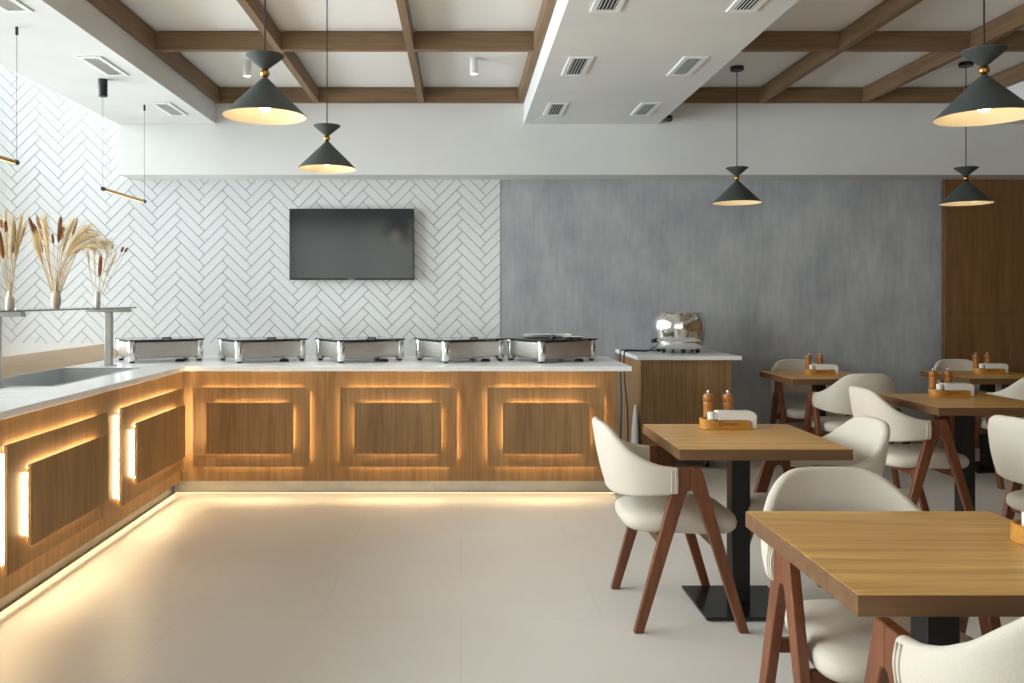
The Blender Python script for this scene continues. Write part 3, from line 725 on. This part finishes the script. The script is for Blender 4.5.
t = thing('soup_kettle', 'polished steel soup kettle with black feet on the white cabinet top', 'soup kettle', (kx, ky, ZT))
bm = NB(); lathe(bm, [(0, .03), (.165, .03), (.188, .035), (.199, .045), (.206, .065), (.209, .088), (.205, .091), (.205, .095), (.213, .1), (.219, .136), (.225, .17), (.228, .21), (.226, .26), (.212, .305), (.198, .328), (.0, .328)], (kx, ky, ZT), 64)
obj('pot', bm, M['chrome'], t, smooth=True, angle=50)
bm = NB(); lathe(bm, [(.185, .3285), (.197, .329), (.199, .336), (.193, .341), (.12, .346), (0, .348)], (kx, ky, ZT), 64); ld_ = obj('lid', bm, M['chrome'], t, smooth=True)
for i in range(6):
    a = -PI/2 + i*PI/3
    bm = NB(); ball(bm, (kx+.165*math.cos(a), ky+.165*math.sin(a), ZT+.019), .019, 16); obj('foot', bm, M['rubber'], t, smooth=True)
bm = NB(); tube(bm, [(kx-.19, ky-.04, ZT+.1), (kx-.225, ky-.05, ZT+.1), (kx-.23, ky-.052, ZT+.1)], [.012, .02, .016], 16); obj('control_knob', bm, M['rubber'], t, smooth=True)
bm = NB()
def spl(pts, n=8):
    P = [Vector(p) for p in pts]; P = [P[0]]+P+[P[-1]]; out = []
    for i in range(1, len(P)-2):
        for k in range(n):
            s = k/n; a, b, c, d = P[i-1:i+3]
            out.append(.5*((2*b)+(c-a)*s+(2*a-5*b+4*c-d)*s*s+(3*b-a-3*c+d)*s**3))
    return out+[P[-2]]
tube(bm, spl([(kx-.16, ky+.1, ZT+.05), (kx-.25, ky+.02, ZT+.012), (1.52, 7.3, ZT+.006), (1.41, 7.24, ZT+.008), (1.386, 7.22, ZT-.02), (1.386, 7.22, .7), (1.395, 7.14, .45), (1.39, 7.08, .22), (1.37, 7.05, .03), (1.30, 7.0, .006), (1.22, 6.97, .006)]), .0055, 8)
tag(obj('power_cable', bm, M['rubber'], smooth=True), 'black kettle cable hanging over the left edge of the side cabinet', 'cable', 'cables over the cabinet edge')
bm = NB()
tube(bm, spl([(1.70, 7.36, ZT+.006), (1.55, 7.38, ZT+.006), (1.43, 7.40, ZT+.007), (1.387, 7.40, ZT-.01), (1.386, 7.38, .72), (1.38, 7.3, .5), (1.36, 7.22, .3), (1.34, 7.16, .1), (1.31, 7.15, .006), (1.22, 7.16, .006)]), .0055, 8)
tag(obj('power_cable', bm, M['rubber'], smooth=True), 'black cable draped behind the kettle cable, nearer the grey wall', 'cable', 'cables over the cabinet edge')
# white bag standing beside the cabinet
bm = NB()
rings = []
for z, a, b in ((0, .012, .07), (.02, .022, .085), (.15, .024, .085), (.3, .022, .07), (.42, .014, .045), (.5, .006, .02)):
    rings.append([(1.402+a*math.cos(2*PI*k/20)*(1+.12*math.sin(k*2.3+z*9)), 6.85+b*math.sin(2*PI*k/20)*(1+.08*math.sin(k*1.7+z*14)), z) for k in range(20)])
loft(bm, rings)
tag(obj('white_bag', bm, M['white_plastic'], smooth=True), 'slim white bag standing by the left side of the side cabinet', 'bag')

# ------------------------------------------------------------------ tables
def make_table():
    t = thing('dining_table', '', 'table', (0, 0, 0), 0, 'square oak dining tables')
    k = dict(world=False); H = .35
    bm = NB(); box(bm, -H+.0015, H-.0015, -.3435, .3435, .705, .75); tp = obj('tabletop', bm, M['table'], t, bevel=.0015, **k)
    bm = NB()
    box(bm, -H, -H+.0015, -.345, .345, .7055, .749); box(bm, H-.0015, H, -.345, .345, .7055, .749)
    box(bm, -H+.0015, H-.0015, -.345, -.3435, .7055, .749); box(bm, -H+.0015, H-.0015, .3435, .345, .7055, .749)
    obj('edge_band', bm, M['table_edge_shaded'], tp, **k)
    bm = NB(); box(bm, -.04, .04, -.04, .04, .018, .697); obj('column', bm, M['black'], t, bevel=.004, **k)
    bm = NB(); box(bm, -.15, .15, -.15, .15, .697, .705); obj('mounting_plate', bm, M['black'], t, **k)
    bm = NB(); box(bm, -.2, .2, -.2, .2, .006, .018); obj('base_plate', bm, M['black_plate'], t, bevel=.002, **k)
    for sx in (-1, 1):
        for sy in (-1, 1):
            bm = NB(); lathe(bm, [(0, 0), (.014, 0), (.014, .006), (0, .006)], (sx*.18, sy*.18, 0), 14); obj('glide_foot', bm, M['rubber'], t, **k)
    return t
T = {'T1': (1.23, 3.77), 'T2': (1.165, 2.09), 'T3': (3.005, 5.07), 'T4': (2.84, 6.745), 'T5': (4.20, 6.78)}
TLAB = {'T1': 'square oak table on a black post in front of the side cabinet', 'T2': 'nearest square oak table in the lower right corner, cut by the photo edge',
        'T3': 'square oak table in the middle row at the right photo edge', 'T4': 'square oak table in the back row before the grey wall',
        'T5': 'square oak table in the back row before the brown wood wall'}
tb = make_table()
for i, (k_, (x, y)) in enumerate(T.items()):
    if i == 0: tb.location = (x, y, 0); tb['label'] = TLAB[k_]
    else: dup(tb, (x, y, 0), 0, TLAB[k_])

# ------------------------------------------------------------------ chairs (local +x is the way the sitter faces)
def make_chair():
    t = thing('dining_chair', '', 'chair', (0, 0, 0), 0, 'cream upholstered walnut chairs')
    k = dict(world=False)
    # seat cushion
    def rr(a0, a1, b0, z, e=.42, n=40):
        out = []; cx = (a0+a1)/2; a = (a1-a0)/2
        for q in range(n):
            th = 2*PI*q/n; c, s = math.cos(th), math.sin(th)
            x = cx + a*math.copysign(abs(c)**e, c); wd = b0*(1 + .10*(x-cx)/a)
            out.append((x, wd*math.copysign(abs(s)**(e*1.1), s), z))
        return out
    bm = NB()
    loft(bm, [rr(-.21, .185, .19, .384), rr(-.232, .208, .212, .389), rr(-.246, .222, .222, .404), rr(-.249, .227, .224, .424), rr(-.244, .222, .22, .442), rr(-.228, .205, .205, .455), rr(-.18, .15, .15, .462), rr(-.06, .03, .05, .465)])
    obj('seat', bm, M['fabric'], t, smooth=True, angle=60, **k)
    # timber seat frame: two rails joining the side frames
    for nm, xc in (('rail', -.115), ('rail', .095)):
        bm = NB(); box(bm, xc-.012, xc+.012, -.238, .238, .345, .385); obj(nm, bm, M['walnut'], t, bevel=.004, **k)
    # A-shaped side frames, two legs a side
    for s in (-1, 1):
        back = [(-.056, .672), (-.006, .672), (-.006, .578), (-.016, .574), (-.024, .562), (-.197, 0), (-.236, 0), (-.062, .655)]
        front = [(-.006, .672), (.036, .672), (.044, .655), (.232, 0), (.193, 0), (.014, .562), (.006, .574), (-.006, .578)]
        for poly in (back, front):
            bm = NB(); prism(bm, poly, -.0155, .0155)
            for v in bm.verts: v.co.y += s*(.262 - .006*(v.co.z/.67))
            obj('leg', bm, M['walnut'], t, bevel=.005, seg=3, **k)
    # wrap-around backrest
    xs = [-.06, -.12, -.18, -.235, -.28, -.31, -.327, -.346]; zs = [.670, .678, .697, .730, .778, .815, .829, .835]
    def ztop(x):
        if x >= xs[0]: return zs[0]
        for i in range(len(xs)-1):
            if x >= xs[i+1]:
                f = (xs[i]-x)/(xs[i]-xs[i+1]); f = f
                return zs[i]+(zs[i+1]-zs[i])*f
        return zs[-1]
    n_, e = 2.5, 2/2.5
    rings = []; NT = 56
    def plan(th, A, W):
        c, s = math.cos(th), math.sin(th)
        return (-.058 - A*abs(c)**e, W*math.copysign(abs(s)**e, s))
    for q in range(NT+1):
        th = -PI/2 + PI*q/NT
        if q == 0: th += 1e-4
        if q == NT: th -= 1e-4
        x_top = plan(th, .282, .258)[0]
        zt = ztop(x_top); zb = .558 - .03*(max(0, math.cos(th)))**1.2
        # smooth the crest
        d = 1e-3
        p1 = Vector(plan(min(th+d, PI/2-1e-5), .26, .258)); p0 = Vector(plan(max(th-d, -PI/2+1e-5), .26, .258))
        tg = (p1-p0).normalized(); nrm = Vector((-tg.y, tg.x))     # points outward/inward consistently
        hw = .0175; ring = []
        m_ = 6
        hgt = zt-zb
        prof = []
        for k2 in range(m_+1): prof.append((hw, k2/m_))
        for a in (60, 30, 0, -30, -60): prof.append((hw*math.sin(math.radians(a)), 1 + hw*math.cos(math.radians(a))/hgt*.9))
        for k2 in range(m_, -1, -1): prof.append((-hw, k2/m_))
        for a in (-60, -30, 0, 30, 60): prof.append((hw*math.sin(math.radians(a)), -hw*math.cos(math.radians(a))/hgt*.9))
        z_lo, z_hi = zb+hw*.9, zt-hw*.9
        for off, f in prof:
            ff = min(1, max(0, f)); A = .226 + (.282-.226)*ff**1.0
            px, py = plan(th, A, .258)
            bulge = .006*math.sin(PI*ff)*math.copysign(1, off)
            z = z_lo+(z_hi-z_lo)*f if 0 <= f <= 1 else (z_hi+(f-1)*hgt if f > 1 else z_lo+f*hgt)
            ring.append((px+nrm.x*(off+bulge), py+nrm.y*(off+bulge), z))
        rings.append(ring)
    bm = NB(); loft(bm, rings)
    for _ in range(2): bmesh.ops.smooth_vert(bm, verts=[v for v in bm.verts if v.co.x < -.1], factor=.5, use_axis_x=False, use_axis_y=False, use_axis_z=True)
    b_ = obj('backrest', bm, M['fabric'], t, smooth=True, angle=70, **k)
    for s in (-1, 1):
        bm = NB()
        for xx in (-.068, -.084):
            zt = ztop(xx)
            tube(bm, [(xx, s*(.258+.0175+.003), .572), (xx, s*(.258+.0175+.008), .615), (xx, s*(.258+.0175+.003), zt-.012)], .0028, 6)
        obj('piping', bm, M['fabric'], b_, smooth=True, **k)
    return t
chp = make_chair()
CH = [
 ((.937, 3.718), 0, 'cream walnut chair in profile, left of the table before the side cabinet'),
 ((1.485, 3.74), PI, 'cream walnut chair at the right side of the table before the side cabinet'),
 ((1.15, 2.325), -PI/2, 'cream walnut chair facing the camera behind the nearest table'),
 ((1.165, 1.80), PI/2, 'nearest cream walnut chair, its arm and crest in the bottom right corner'),
 ((2.70, 5.05), 0, 'cream walnut chair in profile at the left of the middle row table'),
 ((2.86, 6.30), PI/2, 'cream walnut chair, its back to us, at the back table before the grey wall'),
 ((2.885, 7.03), -PI/2, 'cream walnut chair against the grey wall, behind the back row table there'),
 ((4.275, 7.04), -PI/2, 'cream walnut chair against the brown wood wall, its rounded crest above the table'),
 ((4.11, 6.27), PI/2, 'cream walnut chair at the right photo edge, before the table by the wood wall'),
 ((2.79, 3.84), .2, 'cream walnut chair turned away, standing alone at the right edge before the middle row'),
]
for i, ((x, y), rz, lab) in enumerate(CH):
    if i == 0: chp.location = (x, y, 0); chp.rotation_euler = (0, 0, rz); chp['label'] = lab
    else: dup(chp, (x, y, 0), rz, lab)

# ------------------------------------------------------------------ condiment caddies with mills, napkins, toothpicks
def make_caddy():
    t = thing('condiment_caddy', '', 'caddy', (0, 0, 0), 0, 'amber wood caddies on the tables')
    k = dict(world=False)
    bm = NB()
    pts = [(.105, -.05), (.105, .05)] + [(-.075+.05*math.cos(a), .05*math.sin(a)) for a in [PI/2+PI*q/12 for q in range(13)]]
    prism(bm, pts, 0, .012, axis='z'); obj('base', bm, M['amber'], t, bevel=.002, **k)
    bm = NB(); box(bm, -.075, .095, -.05, -.042, .012, .04); f_ = obj('front_panel', bm, M['amber'], t, bevel=.0015, **k)
    bm = NB()
    ro = [(-.075+.05*math.cos(a), .05*math.sin(a)) for a in [PI/2+PI*q/12 for q in range(13)]]
    ri = [(-.075+.042*math.cos(a), .042*math.sin(a)) for a in [3*PI/2-PI*q/12 for q in range(13)]]
    prism(bm, ro+ri, .012, .046, axis='z'); obj('rounded_end', bm, M['amber'], t, **k)
    bm = NB(); box(bm, -.075, .095, .042, .05, .012, .04); obj('rear_panel', bm, M['amber'], t, bevel=.0015, **k)
    # engraved round emblem and flowing script on the front panel
    bm = NB(); yy = -.0506
    ring = [(-.036+.0125*math.cos(2*PI*q/20), yy, .026+.0125*math.sin(2*PI*q/20)) for q in range(21)]; tube(bm, ring, .0011, 5)
    tube(bm, [(-.036+.006*math.cos(.5+4.6*q/12), yy, .026+.006*math.sin(.5+4.6*q/12)) for q in range(13)], .0011, 5)
    x = -.02; pts = []
    for L_, h in ((.011, .006), (.010, .009), (.011, .006), (.011, .006), (.010, .0105)):
        for q in range(9):
            a = 2*PI*q/8; pts.append((x+L_*q/8 - .004*math.sin(a), yy, .0215+h*(1-math.cos(a))/2))
        x += L_
    tube(bm, pts, .0011, 5); obj('engraving', bm, M['engrave'], f_, smooth=True, **k)
    return t
def make_mill():
    t = thing('pepper_mill', '', 'mill', (0, 0, 0), 0, 'wooden mills in the caddies'); k = dict(world=False, smooth=True)
    bm = NB(); lathe(bm, [(0, 0), (.024, 0), (.025, .003), (.0235, .04), (.0225, .08), (.023, .1), (.0245, .112), (.022, .116), (0, .116)], n=28); obj('body', bm, M['mill'], t, **k)
    bm = NB(); lathe(bm, [(0, .1165), (.022, .1165), (.0245, .12), (.0245, .142), (.021, .150), (.008, .153), (0, .153)], n=28); h_ = obj('head', bm, M['mill'], t, **k)
    bm = NB(); lathe(bm, [(0, .1535), (.005, .1535), (.005, .157), (.0075, .161), (.006, .167), (0, .169)], n=18); obj('nut', bm, M['chrome'], h_, **k)
    return t
def make_napkins():
    t = thing('napkin_stack', '', 'napkins', (0, 0, 0), 0, 'white napkin stacks in the caddies'); k = dict(world=False)
    bm = NB(); prism(bm, [(-.062, .0), (.072, .0), (.088, -.002), (.097, -.01), (.097, -.038), (.118, -.038), (.12, .022), (.11, .036), (.097, .041), (-.062, .041)], -.034, .034); obj('folded_pile', bm, M['paper'], t, bevel=.004, seg=3, **k)
    bm = NB()
    for q in range(3):
        z = .010+.010*q
        tube(bm, [(-.0622, -.0342, z), (.09, -.0342, z), (.1, -.0342, z-.004), (.112, -.0342, z-.02)], .0008, 4)
    obj('fold_edge', bm, M['porcelain'], t, **k)
    return t
def make_pick():
    t = thing('toothpick_holder', '', 'holder', (0, 0, 0), 0, 'toothpick holders in the caddies'); k = dict(world=False)
    bm = NB(); lathe(bm, [(0, 0), (.017, 0), (.018, .003), (.018, .066), (.016, .066), (.016, .006), (0, .005)], n=24); obj('cup', bm, M['vase_white'], t, smooth=True, **k)
    bm = NB()
    for q in range(14):
        a = q*2.4; r_ = .011*math.sqrt(q/14); tube(bm, [(r_*math.cos(a), r_*math.sin(a), .006), (1.1*r_*math.cos(a), 1.1*r_*math.sin(a), .07)], .0011, 4)
    obj('toothpicks', bm, M['straw'], t, **k)
    return t
protos = None
CAD = [('T1', (1.244, 3.985), 'on the table before the side cabinet'), ('T3', (3.03, 5.27), 'on the middle row table'),
       ('T4', (2.86, 6.77), 'on the back table by the grey wall'), ('T5', (4.27, 6.87), 'on the back table by the wood wall'),
       ('T2', (1.505, 2.12), 'on the nearest table')]
for i, (k_, (x, y), where) in enumerate(CAD):
    z = .7505
    if i == 0: protos = (make_caddy(), make_mill(), make_napkins(), make_pick())
    items = [(0, (x, y, z), 'amber wooden condiment caddy with engraved script ' + where),
             (2, (x+.012, y-.004, z+.0402), 'white folded napkin stack in the caddy ' + where),
             (3, (x-.093, y-.012, z+.0125), 'small white toothpick holder in the caddy ' + where)]
    if k_ != 'T2':
        items += [(1, (x-.092, y+.016+.0, z+.0125), 'left amber pepper mill in the caddy ' + where), (1, (x+.032, y+.076, z), 'right amber pepper mill behind the napkins ' + where)]
        items[2] = (3, (x-.076, y-.022, z+.0125), items[2][2])
        items[3] = (1, (x-.062, y+.076, z), 'left amber pepper mill behind the caddy ' + where)
    used = set()
    for pi, loc, lab in items:
        if i == 0 and pi not in used: o = protos[pi]; o.location = loc; o['label'] = lab; used.add(pi)
        else: dup(protos[pi], loc, 0, lab)
